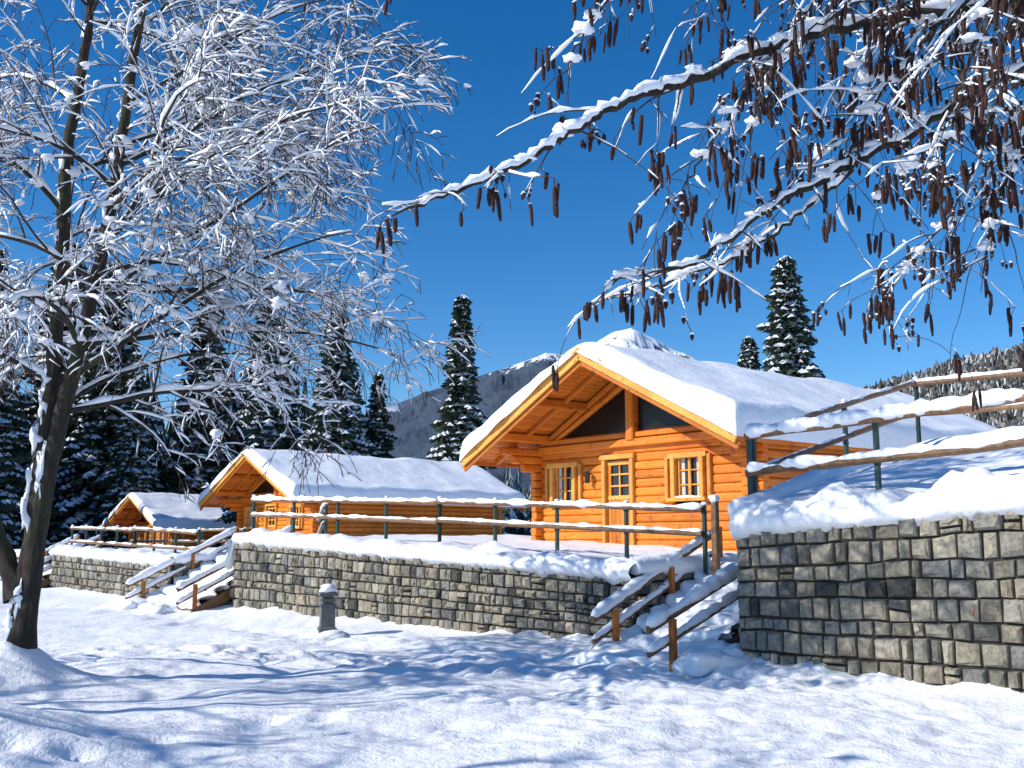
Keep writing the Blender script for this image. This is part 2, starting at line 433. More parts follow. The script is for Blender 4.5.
mb=MB(); mb.beam((-9.75,13.35,.6),(-9.75,13.35,2.2),.10,.10,.3,0); mb.blob((-9.75,13.35,2.23),.09,.09,.06,mi=1)
site('rail_corner_post',mb,[M_rail,M_tsnow])

# ------------------------------------------------------------ cabin
def build_cabin_meshes():
    PK,SL,HW,Y0,Y1,WH=4.42,.505,4.3,1.8,12.0,3.35
    sl=math.atan(SL); parts={}
    roof=lambda a:PK-SL*abs(a)
    fr=MB(); sd=MB()
    def log(mb,axis_,c0,c1,o,z,ro=.10,rz=.101,ext=0):
        ro*=U(.92,1.08)
        prof=[(math.copysign(abs(math.cos(t))**.6,math.cos(t))*ro,math.copysign(abs(math.sin(t))**.55,math.sin(t))*rz) for t in [math.pi*2*(i+.5)/12 for i in range(12)]]
        vs=[]
        for c,k in ((c0,.86),(c0+.02,1),(c1-.02,1),(c1,.86)):
            for a,b_ in prof:
                vs.append((c,o+a*k,z+b_*k) if axis_=='x' else (o+a*k,c,z+b_*k))
        fs=[(r_*12+i,r_*12+(i+1)%12,(r_+1)*12+(i+1)%12,(r_+1)*12+i) for r_ in range(3) for i in range(12)]
        fs+=[tuple(range(11,-1,-1)),tuple(range(36,48))]
        mb.add(vs,fs,R())
    ops=[(-1.0,.0,-.3,2.12),(-2.85,-1.95,1.08,2.05),(1.2,2.1,1.08,2.05)]
    for i in range(13):
        z=-.1+.2*i
        if z>2.52: break
        cuts=sorted((a,b_) for a,b_,z0,z1 in ops if z0-.02<z<z1+.02)
        e=U(.27,.34); x=-WH-e
        for a,b_ in cuts: log(fr,'x',x,a,Y0,z); x=b_
        log(fr,'x',x,WH+e,Y0,z)
        log(fr,'x',-WH-e,WH+e,Y1,z)
    for i in range(13):
        z=.0+.2*i
        for sx in (-1,1):
            f=U(.28,.34)
            if i==12: f=1.35
            elif i==11: f=1.0
            elif i==10: f=.68
            log(sd,'y',Y0-f,Y1+.32,sx*WH,z)
    parts['front_log_wall']=(fr,[M_logx],False); parts['side_log_wall']=(sd,[M_logy],False)
    g=MB()
    for y,fn in ((Y0,1),(Y1,-1)):
        z=2.50
        while z<PK-.2:
            z2=z+.17
            w=(PK-.12-z)/SL
            w2=max(.02,(PK-.12-z2)/SL)
            w=min(w,3.5);w2=min(w2,3.5)
            t=.05
            vs=[(-w,y-t,z),(w,y-t,z),(w2,y-t,z2-.006),(-w2,y-t,z2-.006),(-w,y+t,z),(w,y+t,z),(w2,y+t,z2-.006),(-w2,y+t,z2-.006)]
            g.add(vs,[(0,1,2,3),(7,6,5,4),(3,2,6,7),(0,4,5,1),(1,5,6,2),(0,3,7,4)],R(),0)
            z=z2
    g.beam((-3.5,Y0-.11,2.44),(3.5,Y0-.11,2.44),.24,.18,.8,0)
    g.beam((-3.2,Y0-.13,2.62),(3.2,Y0-.13,2.62),.12,.12,.5,0)
    g.beam((0,Y0-.16,2.5),(0,Y0-.16,4.18),.24,.22,.35,0,up=(0,1,0))
    for sx in (-1,1):
        y=Y0-.075
        tri=[(sx*.14,y,2.72),(sx*2.45,y,2.72),(sx*.14,y,3.82)]
        if sx<0: tri=[tri[0],tri[2],tri[1]]
        g.add(tri,[(0,1,2)],.5,1)
        g.beam((sx*.1,Y0-.10,3.90),(sx*2.8,Y0-.10,2.62),.09,.10,.7,0,up=(0,1,0))
        g.beam((sx*.05,Y0-.10,roof(0)-.22),(sx*3.7,Y0-.10,roof(3.7)-.24),.12,.12,.3,0,up=(0,1,0))
    parts['gable']=(g,[M_logx,M_gglass],False)
    rf=MB()
    n=32
    for sx in (-1,1):
        L=HW/math.cos(sl)
        for i in range(n):
            a0=(L*i/n)*math.cos(sl);a1=(L*(i+1)/n-.008)*math.cos(sl)
            c=(a0+a1)/2
            rf.beam((sx*c,.03,roof(c)-.06),(sx*c,Y0+.1,roof(c)-.06),L/n-.008,.03,None,0,up=(sx*math.sin(sl),0,math.cos(sl)))
            if i>n*.72: rf.beam((sx*c,Y0+.1,roof(c)-.06),(sx*c,Y1+1,roof(c)-.06),L/n-.008,.03,None,0,up=(sx*math.sin(sl),0,math.cos(sl)))
        up=(sx*math.sin(sl),0,math.cos(sl))
        c=HW/2; rf.beam((sx*c,.02,roof(c)-.02),(sx*c,Y1+1.02,roof(c)-.02),L,.04,.2,0,up=up)
        for y,h,o,r_,mi in ((-.02,.20,-.10,.9,1),(-.05,.09,.02,.5,1),(.05,.16,-.24,.15,0)):
            rf.beam((sx*.0,y,roof(0)+o),(sx*(HW+.05),y,roof(HW+.05)+o),.05,h,r_,mi)
            rf.beam((sx*.0,Y1+1-y,roof(0)+o),(sx*(HW+.05),Y1+1-y,roof(HW+.05)+o),.05,h,r_,mi)
        rf.beam((sx*(HW+.02),.0,roof(HW)-.08),(sx*(HW+.02),Y1+1,roof(HW)-.08),.04,.16,.6,0)
        for a in (1.6,3.0):
            rf.beam((sx*a,.10,roof(a)-.19),(sx*a,Y0+.2,roof(a)-.19),.17,.2,None,0)
        rf.beam((sx*.05,.95,roof(0)-.17),(sx*4.15,.95,roof(4.15)-.15),.1,.12,.25,0)
    rf.beam((0,.05,PK-.24),(0,Y0+.2,PK-.24),.2,.24,.3,0)
    parts['roof']=(rf,[M_soff,M_pale],False)
    sn=MB()
    A=axis([(-HW-.14,-HW+.25,.037),(-HW+.25,-.8,.2),(-.8,.8,.08),(.8,HW-.25,.2),(HW-.25,HW+.14,.037)])
    B=axis([(-.12,.3,.042),(.3,Y1+.8,.28),(Y1+.8,Y1+1.12,.04)])
    w=len(B); vs=[]; vb=[]
    for a in A:
        for b_ in B:
            wa=.07*N(b_*1.1,a*.2,31)*(1 if abs(a)>3.6 else 0)
            d=min(a+HW+.14,HW+.14-a,b_+.12,Y1+1.12-b_)
            k=clamp(d/.26); e=math.sqrt(max(0,1-(1-k)**2))
            pk=SL*math.sqrt(a*a+.30)
            th=.42*(1+.20*N(a*.6,b_*.6)+.14*N(a*1.8,b_*1.8,5)+.05*N(a*5,b_*5,5)) + .14*(abs(a)/HW)**3
            wob=(.05*N(a*2,b_*2,9)+.03*N(a*6,b_*6,9)) if d<.08 else 0
            z=PK-pk+.04
            vs.append((a+ (wob if abs(a)>HW else 0)+wa,b_+(wob if b_<0 else 0),max(z+th*e-.05*(1-e),PK-SL*abs(a)-.03)))
            vb.append((a*.985,max(b_,-.07),PK-SL*abs(a)+.01))
    F=[(i*w+j,(i+1)*w+j,(i+1)*w+j+1,i*w+j+1) for i in range(len(A)-1) for j in range(w-1)]
    sn.add(vs,F); sn.add(vb,[f[::-1] for f in F])
    parts['roof_snow']=(sn,[M_snow],True)
    wn=MB()
    for a0,a1,z0,z1 in ops[1:]:
        y=Y0-.06
        wn.add([(a0,y+.04,z0),(a1,y+.04,z0),(a1,y+.04,z1),(a0,y+.04,z1)],[(0,1,2,3)],.5,1)
        for p0,p1 in (((a0+.04,z0),(a0+.04,z1)),((a1-.04,z0),(a1-.04,z1))):
            wn.beam((p0[0],y-.06,p0[1]),(p1[0],y-.06,p1[1]),.12,.16,.8,0,up=(0,1,0))
        wn.beam((a0-.10,y-.06,z1+.0),(a1+.10,y-.06,z1+.0),.14,.12,.8,0); wn.beam((a0-.10,y-.09,z0),(a1+.10,y-.09,z0),.2,.08,.8,0)
        wn.blob(((a0+a1)/2,y-.12,z0+.05),.42,.07,.035,seed=a0,nu=14,nv=8,mi=3)
        c=(a0+a1)/2
        wn.beam((c,y,z0),(c,y,z1),.07,.05,.9,0,up=(0,1,0))
        for x in (a0+.14,a1-.14): wn.beam((x,y,z0),(x,y,z1),.05,.05,.9,0,up=(0,1,0))
        for k in (1,2): 
            zz=lerp(z0,z1,k/3); wn.beam((a0+.1,y+.01,zz),(a1-.1,y+.01,zz),.03,.03,.9,0)
        wn.beam((a0-.16,y-.05,z0),(a0-.16,y-.05,z1),.10,.13,.15,0,up=(0,1,0)); wn.beam((a1+.16,y-.05,z0),(a1+.16,y-.05,z1),.10,.13,.15,0,up=(0,1,0))
        for x in (a0+.22,a1-.22): wn.beam((x,y+.035,z0+.03),(x,y+.035,z1-.05),.12,.006,.5,2,up=(0,1,0))
    parts['windows']=(wn,[M_pale,M_glass,M_curt,M_snow],False)
    dr=MB(); a0,a1,z0,z1=ops[0]; y=Y0-.05
    for j in range(6):
        x=a0+.14+j*.144; dr.beam((x,y+.0,0),(x,y,z1-.95 if 0<j<5 else z1-.08),.138,.05,None,0,up=(0,1,0))
    dr.add([(a0+.1,y+.02,z1-.97),(a1-.1,y+.02,z1-.97),(a1-.1,y+.02,z1),(a0+.1,y+.02,z1)],[(0,1,2,3)],.5,1)
    dr.beam((a0+.1,y-.01,z1-.93),(a1-.1,y-.01,z1-.93),.05,.09,.8,2);dr.beam((a0+.1,y-.01,z1-.12),(a1-.1,y-.01,z1-.12),.05,.1,.8,2)
    dr.beam((a0+.5,y-.01,z1-.93),(a0+.5,y-.01,z1-.1),.04,.045,.8,2,up=(0,1,0))
    for k in (1,2): dr.beam((a0+.2,y-.012,z1-.93+k*.27),(a1-.2,y-.012,z1-.93+k*.27),.04,.04,.8,2)
    for x in (a0+.04,a1-.04): dr.beam((x,y-.07,0),(x,y-.07,z1),.11,.12,.3,2,up=(0,1,0))
    dr.beam((a0-.06,y-.08,z1+.02),(a1+.06,y-.08,z1+.02),.15,.12,.4,2)
    dr.tube([(a1-.2,y-.05,1.0),(a1-.2,y-.09,1.0),(a1-.3,y-.09,1.0)],[.012]*3,6,mi=3)
    x=a0-.42
    dr.beam((x,y-.06,1.78),(x,y-.2,1.80),.03,.03,.5,3)
    dr.tube([(x,y-.2,1.55),(x,y-.2,1.57),(x,y-.2,1.74),(x,y-.2,1.80),(x,y-.2,1.84)],[.04,.055,.07,.085,.01],6,mi=3)
    parts['door']=(dr,[M_soff,M_glass,M_pale,M_dark],False)
    pl=MB(); pl.beam((0,Y0+.05,-.45),(0,Y1-.05,-.45),2*WH-.04,.5,.5,0)
    pl.beam((-3.3,Y0+.13,1.2),(3.3,Y0+.13,1.2),.02,2.6,.0,1)  # dark sheet standing in for the shaded interior behind the openings
    parts['plinth_and_interior_shade']=(pl,[M_mort,M_dark],False)
    return {k:(v[0].mesh(k,v[1],v[2])) for k,v in parts.items()}
CM=build_cabin_meshes()
for (s,q,z,dr_) in ((-16.0,17.0,1.40,-3.5),(-42.5,23.3,1.05,-1),(-69.2,29.5,.15,0)):
    x,y=s2w(s,q)
    e=link('log_cabin',None,None,(x,y,z),ROT+math.radians(dr_)); e.empty_display_size=.5
    for k,me in CM.items(): link(k,me,e)

# ------------------------------------------------------------ bollard light
mb=MB()
bx,by=-3.15,18.3
def sq(zs):
    vs=[];fs=[]
    for z,w in zs: vs+=[(-w,-w,z),(w,-w,z),(w,w,z),(-w,w,z)]
    for i in range(len(zs)-1):
        for j in range(4): fs.append((i*4+j,i*4+(j+1)%4,i*4+4+(j+1)%4,i*4+4+j))
    fs.append(tuple(range(len(vs)-4,len(vs)))); return vs,fs
v_,f_=sq([(-.2,.15),(.14,.15),(.17,.12),(.5,.115),(.5,.13),(.54,.13),(.54,.09),(.60,.09),(.60,.13),(.63,.13),(.63,.09),(.68,.09),(.68,.15),(.73,.15),(.78,.05)]); mb.add(v_,f_,.55,0)
mb.blob((0,0,.78),.15,.15,.09,seed=3,nu=14,nv=8,mi=1)
mb.blob((0,-.05,.0),.40,.34,.12,seed=5,nu=20,nv=10,mi=1)
m,nt,b=mat('bollard_grey'); c=ramp(nt,[(.3,(.07,.075,.075)),(.7,(.15,.155,.15))],noisetex(nt,9,4,.6,objco(nt)));nt.links.new(c,b.inputs['Base Color']);b.inputs['Roughness'].default_value=.7
link('bollard_light',mb.mesh('bollard_light',[m,M_snow],(1,)),None,(bx,by,ground(bx,by)),.3)

# ------------------------------------------------------------ bare snowy trees
def rdir(): 
    a=U(0,2*math.pi); z=U(-1,1); r_=math.sqrt(1-z*z); return Vector((r_*math.cos(a),r_*math.sin(a),z))
def snow_line(mb,pts,rad,mi,fat,gap=.0,n=5,var=(.55,1.3)):
    run=[];rr=[]
    def flush():
        if len(run)>1:
            rr[0]*=.5; rr[-1]*=.5
            mb.tube(list(run),list(rr),n,mi=mi)
        run.clear();rr.clear()
    for i,p in enumerate(pts):
        d=(pts[min(i+1,len(pts)-1)]-pts[max(i-1,0)]).normalized()
        if abs(d.z)>.88 or R()<gap: flush(); continue
        s_=(fat+rad[i]*.75)*U(*var)*(1-.5*abs(d.z))
        run.append(p+Vector((0,0,rad[i]*.6+s_*.6))); rr.append(s_)
    flush()
class Tree:
    def __init__(s,fat=.008): s.b=MB(); s.fat=fat
    def branch(s,p,d,L,r0,lev,spec):
        sp=spec[lev]; n=sp['seg']; st=L/n; pts=[p.copy()]; rad=[r0]; d=d.normalized()
        ch=sp.get('kids',0)
        kid=[]
        for i in range(n):
            t=(i+1)/n
            d=(d+rdir()*sp['wig']+Vector((0,0,-sp['grav']*t))).normalized()
            p=p+d*st; pts.append(p.copy()); rad.append(max(.0045,r0*(1-t*.8)))
            kid.append((p.copy(),d.copy(),rad[-1],t))
        s.b.tube(pts,rad,7 if lev==0 else (5 if lev==1 else 3),mi=0 if lev<1 else 1,cap=False)
        snow_line(s.b,pts,rad,2,s.fat*(1.6 if lev==0 else 1.25 if lev==1 else .9),.08 if lev<2 else .16,6 if lev==0 else 4,(.4,1.7))
        if lev in (1,2) and R()<.11:
            c=pts[random.randint(1,n)]; k=U(.02,.055); s.b.blob(c+Vector((0,0,k*.6)),k*1.5,k*1.3,k,seed=R()*50,mi=2,amp=.5)
        if lev+1<len(spec):
            for k in range(ch):
                f=(k+U(.2,.8))/ch*.88+.12; idx=min(n-1,int(f*n)); kp,kd,kr,t=kid[idx]
                base=pts[idx]; kp=base.lerp(pts[idx+1],f*n-int(f*n)) if idx+1<len(pts) else kp
                side=kd.cross(rdir()); 
                if side.length<.1: continue
                side.normalize()
                nd_=(kd*U(.5,.9)+side*U(.5,.9)+Vector((0,0,spec[lev+1].get('up',.1)))).normalized()
                s.branch(kp,nd_,spec[lev+1]['len']*U(.55,1.2)*(1.15-.6*t),max(.005,kr*.6),lev+1,spec)
SPEC=[dict(seg=13,wig=.11,grav=.11,kids=11),
      dict(seg=8,wig=.13,grav=.16,kids=7,len=1.75,up=.12),
      dict(seg=5,wig=.16,grav=.20,kids=3,len=.8,up=.0),
      dict(seg=3,wig=.18,grav=.25,len=.38,up=-.1)]
SPARSE=[dict(seg=11,wig=.10,grav=.10,kids=5),
      dict(seg=7,wig=.13,grav=.13,kids=2,len=1.6,up=.15),
      dict(seg=4,wig=.16,grav=.16,len=.8,up=.05)]
def cr(pts,n=6):
    P=[Vector(p) for p in pts]; P=[P[0]*2-P[1]]+P+[P[-1]*2-P[-2]]; out=[]
    for i in range(1,len(P)-2):
        for j in range(n):
            t=j/n; a,b_,c,d=P[i-1:i+3]
            out.append(.5*((2*b_)+(c-a)*t+(2*a-5*b_+4*c-d)*t*t+(3*b_-a-3*c+d)*t**3))
    out.append(P[-2]); return out
def make_tree(stems,plan,spec=SPEC,seed=1,fat=.011):
    random.seed(seed); t=Tree(fat)
    for k,(pts,r0,r1) in enumerate(stems):
        c=cr(pts,8); n=len(c); rad=[lerp(r0,r1,(i/(n-1))**.8)*(1+.12*N(i*.6,r0*9)) for i in range(n)]
        rad[0]*=1.6; rad[1]*=1.35; rad[2]*=1.15
        for i in range(1,n-1): c[i]=c[i]+Vector((U(-.012,.012),U(-.012,.012),0))
        t.b.tube(c,rad,14,mi=0,cap=False)
        for i in range(3,n-1):
            if R()<.26: t.b.blob(c[i]+Vector((-.55*rad[i],-.6*rad[i],U(-.1,.1))),rad[i]*.5,rad[i]*.45,U(.05,.17),seed=i,mi=2,amp=.8,nu=12,nv=10)
        for f,az,el,L in plan(k):
            i=int(f*(n-1)); d=Vector((math.cos(az)*math.cos(el),math.sin(az)*math.cos(el),math.sin(el)))
            t.branch(c[i],d,L,rad[i]*.42,0,spec)
            if R()<.6: t.b.blob(c[i]+d*rad[i]+Vector((0,0,rad[i]*.5)),.10,.09,.07,seed=i*2.2,mi=2,amp=.5)
    return t.b.mesh('bare_tree',[M_bark,M_twig,M_tsnow],True)
stemsA=[([(0,0,-.2),(.08,0,1.2),(.16,0,2.6),(.22,0,4.2),(.18,.05,5.9),(.3,.1,7.4),(.35,.1,8.8)],.145,.04),
        ([(.05,-.05,-.1),(.20,-.05,1.8),(.50,-.12,3.4),(.82,-.2,5.0),(1.05,-.3,7.0),(1.25,-.35,8.8)],.13,.04),
        ([(0,0,.7),(-.45,0,1.7),(-1.1,.1,3.3),(-1.5,.2,5.2),(-1.7,.2,7)],.12,.03)]
def planA(k):
    out=[]
    n=(10,14,7)[k]
    for i in range(n):
        f=lerp(.33,.97,(i+U(0,.9))/n)
        if k==1: az=(i*2.4)%(2*math.pi) if i%3 else U(-1.3,.6)
        elif k==0: az=i*2.4+1
        else: az=math.pi+U(-1.6,1.6)
        el=U(.15,.75) if f<.8 else U(.5,.9)
        L=lerp(4.1,2.0,f)*U(.85,1.1)
        out.append((f,az,el,L))
    if k==1:
        out+=[(.38,-.35,.45,3.9),(.50,-.1,.55,4.1),(.58,-.6,.6,3.8),(.68,.1,.45,3.8),(.44,.35,.3,3.9),(.62,-.2,.35,4.1),(.76,-.3,.5,3.3)]
    return out
tA=make_tree(stemsA,planA,seed=11)
link('bare_tree',tA,None,(TREE[0],TREE[1],ground(*TREE)-.2))
tS=make_tree(stemsA,planA,SPARSE,seed=31,fat=.004)
link('bare_tree',tS,None,(-12.6,6.9,-.05),2.1)
link('bare_tree',tS,None,(-10.8,3.6,-.05),4.0)

# alder overhead
random.seed(23)
al=MB()
def catkin(p,L,rad,lean):
    n=6; pts=[];rr=[]
    for i in range(n+1):
        t=i/n; pts.append(p+Vector((lean[0]*t*L,lean[1]*t*L,-L*t))); rr.append(rad*(.35+.65*math.sin(math.pi*(.12+.83*t))**.6)*U(.88,1.12))
    al.tube(pts,rr,7,mi=2)
def cone(p,r_):
    al.tube([p,p+Vector((0,0,-r_*.6)),p+Vector((0,0,-r_*1.6)),p+Vector((0,0,-r_*2.8)),p+Vector((0,0,-r_*3.4))],[r_*.3,r_*.8,r_,r_*.6,r_*.2],6,mi=2)
    if R()<.6: al.blob(p+Vector((0,0,-.1*r_)),r_*.9,r_*.9,r_*.6,seed=R()*9,nu=6,nv=5,mi=3)
def tips(e,f=1.):
    q=R()/f
    if q<.46:
        for k in range(random.choice((1,1,2,2,3,3))):
            off=Vector((U(-.025,.025),U(-.02,.02),U(-.04,.01)))
            al.tube([e,e+off],[.0016,.0016],4,mi=1,cap=False)
            catkin(e+off,U(.045,.10),U(.006,.009),(U(-.15,.15),U(-.15,.15)))
    elif q<.60:
        for k in range(random.randint(2,6)):
            off=Vector((U(-.03,.03),U(-.03,.03),U(-.05,.03)))
            al.tube([e,e+off],[.0016,.0016],4,mi=1,cap=False); cone(e+off,U(.006,.0095))
def twig(p,d,L,r0,lev,dens=1.):
    n=max(4,int(L/.045)); st=L/n; pts=[p.copy()]; rad=[r0]
    g=.09 if lev==0 else .15
    for i in range(n):
        t=(i+1)/n
        d=(d+rdir()*.17+Vector((0,0,-g))).normalized(); p=p+d*st
        pts.append(p.copy()); rad.append(max(.0015,r0*(1-.75*t)))
    al.tube(pts,rad,5,mi=1,cap=False)
    snow_line(al,pts,rad,3,.0035 if lev else .0065,.22,5,(.3,1.7))
    if lev<2:
        for k in range(int((L/.085)*dens)+1):
            i=random.randint(1,n-1); side=(rdir()+Vector((0,0,-.2))).normalized()
            if R()<.56: twig(pts[i],(d*.5+side).normalized(),L*U(.2,.5),rad[i]*.7,lev+1,dens*.55)
    tips(pts[-1])
def limb(pts,r0,r1,step,Lr,fat=.012,start=.0,dens=1.):
    c=cr(pts,14); n=len(c)
    for i in range(1,n-1): c[i]=c[i]+rdir()*.010
    rad=[lerp(r0,r1,i/(n-1))*U(.9,1.12) for i in range(n)]
    al.tube(c,rad,8,mi=0,cap=False); 
    snow_line(al,c,rad,3,fat,.05,8,(.5,1.4))
    for i in range(1,n-1):
        if R()<.16: al.blob(c[i]+Vector((0,0,rad[i]+fat*.8)),U(.02,.045),U(.015,.03),U(.01,.022),seed=R()*90,nu=10,nv=7,mi=3,amp=.5)
    acc=0
    for i in range(1,n):
        acc+=(c[i]-c[i-1]).length
        while acc>step:
            acc-=step
            if i/n<start: continue
            d=(c[i]-c[i-1]).normalized(); side=rdir(); side.z=abs(side.z)*.3-.1
            twig(c[i].copy(),(d*U(.2,.9)+side).normalized(),U(*Lr),max(.003,rad[i]*.35),0,dens)
    twig(c[-1].copy(),(c[-1]-c[-2]).normalized(),U(.12,.2),r1,0,dens)
trunk=[(4.6,5.2,-.3),(4.55,5.2,2),(4.45,5.1,4),(4.4,5.1,6.5),(4.3,5.0,9)]
c=cr(trunk,8); al.tube(c,[lerp(.20,.06,i/(len(c)-1)) for i in range(len(c))],14,mi=0,cap=False)
limb([(4.45,5.1,4.8),(2.7,4.35,4.05),(1.30,3.85,3.58),(.68,3.62,3.27),(.32,3.5,3.08),(.0,3.45,2.86),(-.32,3.4,2.71)],.024,.006,.13,(.15,.45),.013,.25,.6)
limb([(4.45,5.1,4.5),(2.5,4.3,3.75),(1.50,3.92,3.14),(1.02,3.8,2.86),(.66,3.7,2.60),(.36,3.6,2.50)],.020,.005,.10,(.18,.5),.011,.2,.7)
limb([(4.4,5.1,5.6),(2.2,4.1,4.5),(.9,3.6,3.95),(.25,3.5,3.78),(-.35,3.4,3.66)],.022,.005,.10,(.25,.6),.009,.3,.7)
limb([(4.45,5.1,4.1),(3.2,4.6,3.95),(2.45,4.35,3.6),(2.1,4.25,3.15),(1.95,4.2,2.75)],.018,.004,.055,(.25,.65),.009,.2,.95)
limb([(4.4,5.1,5.1),(2.8,4.3,4.35),(1.95,4.0,3.85),(1.5,3.9,3.4),(1.25,3.85,3.0)],.020,.004,.055,(.25,.7),.010,.25,.95)
limb([(4.4,5.1,5.4),(2.9,4.0,4.5),(2.0,3.6,3.8),(1.65,3.5,3.35),(1.5,3.5,2.9)],.020,.004,.062,(.25,.65),.009,.3,.95)
limb([(2.0,4.0,3.9),(1.55,3.85,3.75),(1.1,3.75,3.5),(.8,3.7,3.15),(.62,3.7,2.85)],.009,.003,.08,(.2,.5),.006,0,.8)
limb([(2.7,4.35,4.15),(2.3,4.6,3.7),(2.1,4.7,3.2),(1.75,4.7,2.75)],.011,.003,.06,(.25,.55),.008,0,.9)
limb([(4.4,5.1,5.9),(3.0,4.5,5.0),(2.2,4.2,4.4),(1.3,4.0,4.0),(.6,3.9,3.85)],.02,.004,.07,(.3,.7),.009,.35,.8)
limb([(1.3,3.85,3.0),(.95,3.85,2.72),(.6,3.85,2.56),(.38,3.85,2.50)],.009,.003,.12,(.12,.3),.009,.1,.5)
limb([(.9,3.6,3.95),(.55,3.6,3.75),(.3,3.62,3.5),(.2,3.64,3.3)],.007,.003,.11,(.12,.35),.006,.1,.6)
limb([(3.4,4.6,4.5),(2.6,4.5,4.3),(1.9,4.4,4.0),(1.5,4.4,3.7)],.012,.004,.06,(.25,.6),.010,.1,.9)
limb([(2.4,4.2,4.3),(1.8,4.1,4.15),(1.3,4.05,3.85),(1.05,4.0,3.5),(.95,4.0,3.2)],.010,.003,.07,(.25,.55),.008,.1,.9)
for k in range(30):
    al.blob((U(1.3,2.2),U(3.8,4.4),U(3.0,3.7)),U(.02,.06),U(.02,.04),U(.012,.028),seed=k*3.1,nu=12,nv=8,mi=3,amp=.5)
link('alder_tree',al.mesh('alder_tree',[M_bark,M_twig,M_cat,M_tsnow],True))

# ------------------------------------------------------------ spruces
def spruce_mesh(H,Rm,seed,dens=1.,snow=.45):
    random.seed(seed); mb=MB()
    mb.tube([(0,0,-.5),(0,0,H*.5),(0,0,H*.98)],[H*.016,H*.01,.02],7,mi=2)
    z=H*.07; ph=U(0,6)
    while z<H*.985:
        t=z/H; rr=Rm*((1-t)**.85)*U(.72,1.15)+.06
        nb=max(5,int((7+6*(1-t))*dens)); a0=U(0,6.28)
        for i in range(nb):
            a=a0+6.283*i/nb+U(-.25,.25); L=rr*U(.55,1.2)*(1+.18*math.sin(a*2+ph+z*.5))
            o=Vector((math.cos(a),math.sin(a),0)); sd=Vector((-o.y,o.x,0))
            K=max(3,int(L/.22)); rb=R()
            sn=R()<snow+.25
            for k in range(K):
                f=(k+.6)/K
                p=o*(L*f)+Vector((0,0,z+U(-.06,.06)-L*.42*f**1.3+ (L*.12*f*f)))
                w=.17+.30*(1-abs(f-.45))*min(1,L/1.2)
                for sg in (-1,1):
                    tip=p+o*U(.12,.34)+sd*sg*w*U(.7,1.3)+Vector((0,0,-U(.10,.30)))
                    q=p+sd*sg*w*.35+Vector((0,0,-U(.14,.42)))
                    mb.add([tuple(p-o*.14),tuple(p+o*.12+Vector((0,0,.03))),tuple(tip),tuple(q)],[(0,1,2,3)],clamp(rb*.5+R()*.5),0)
                if sn and R()<snow+.2:
                    c=p+Vector((0,0,.05)); w2=w*U(.35,.95)
                    vs=[tuple(c-o*.18),tuple(c+sd*w2-Vector((0,0,.14))),tuple(c+o*U(.15,.30)-Vector((0,0,.12))),tuple(c-sd*w2-Vector((0,0,.14))),tuple(c+Vector((0,0,.07)))]
                    mb.add(vs,[(0,1,4),(1,2,4),(2,3,4),(3,0,4)],.5,1)
        z+=U(.24,.40)*(.6+.5*(1-t))*(H/14)
    return mb.mesh('spruce_tree',[M_needle,M_ssnow,M_bark])
SP=[spruce_mesh(14,2.6,3,1.,.62),spruce_mesh(14,3.2,4,1.1,.65),spruce_mesh(14,2.1,5,1.,.62)]
for x,y,zb,h,vv in ((-3.0,62,.3,16.2,2),(-11.2,66,.0,16.6,1),(-15.6,68,.0,16.6,0),(-26.5,90,.0,25,0),(-30.5,84,0,17,2),
                    (-34,88,.0,26,1),(-40,92,.0,29,1),(-27,54,.0,14.5,0),(-26,46.5,0,15.5,1),(-42,78,.0,27,1),
                    (-32,63,0,20,2),(-9.0,70,0,13.0,2),(-20,88,0,21,1),(-23,96,0,24,0),(-12.5,80,0,16,0),
                    (13.4,50,1.5,14.2,1),(11.9,52,1.5,10.5,0),(15.3,56,1.5,11.5,2),(-30,52,0,18,0),(-34,60,0,22,1)):
    o=link('spruce_tree',SP[vv],None,(x,y,zb),U(0,6.28)); k=h/14; o.scale=(k*1.05,k*1.05,k)
random.seed(77); fm=MB()
def minispruce(mb,x,y,z,h,w):
    n=15
    for i in range(n):
        t=i/n; rr=w*(1-t)**.9*U(.75,1.2); zz=z+h*(.05+.93*t); a0=U(0,6)
        k=9; vs=[(x+U(-.1,.1),y,zz+h*.10)]
        for j in range(k*2):
            a=a0+math.pi*j/k; r_=rr*(1.2 if j%2 else .5)*U(.7,1.25)
            vs.append((x+r_*math.cos(a),y+r_*math.sin(a),zz-h*.04*(1.3 if j%2 else .2)*U(.5,1.4)))
        for j in range(k*2):
            mb.add([vs[0],vs[1+j],vs[1+(j+1)%(k*2)]],[(0,1,2)],R(),1 if R()<.30 else 0)
for k in range(300):
    x=U(-85,4); y=U(96,140)
    h=U(13,20)*(1.0 if x<-18 else .5)
    minispruce(fm,x,y,-.5,h,h*.18)
for k in range(120):
    x=U(-75,-44); y=U(60,95); h=U(15,22); minispruce(fm,x,y,-.5,h,h*.18)
link('spruce_forest',fm.mesh('spruce_forest',[M_needle,M_ssnow]))

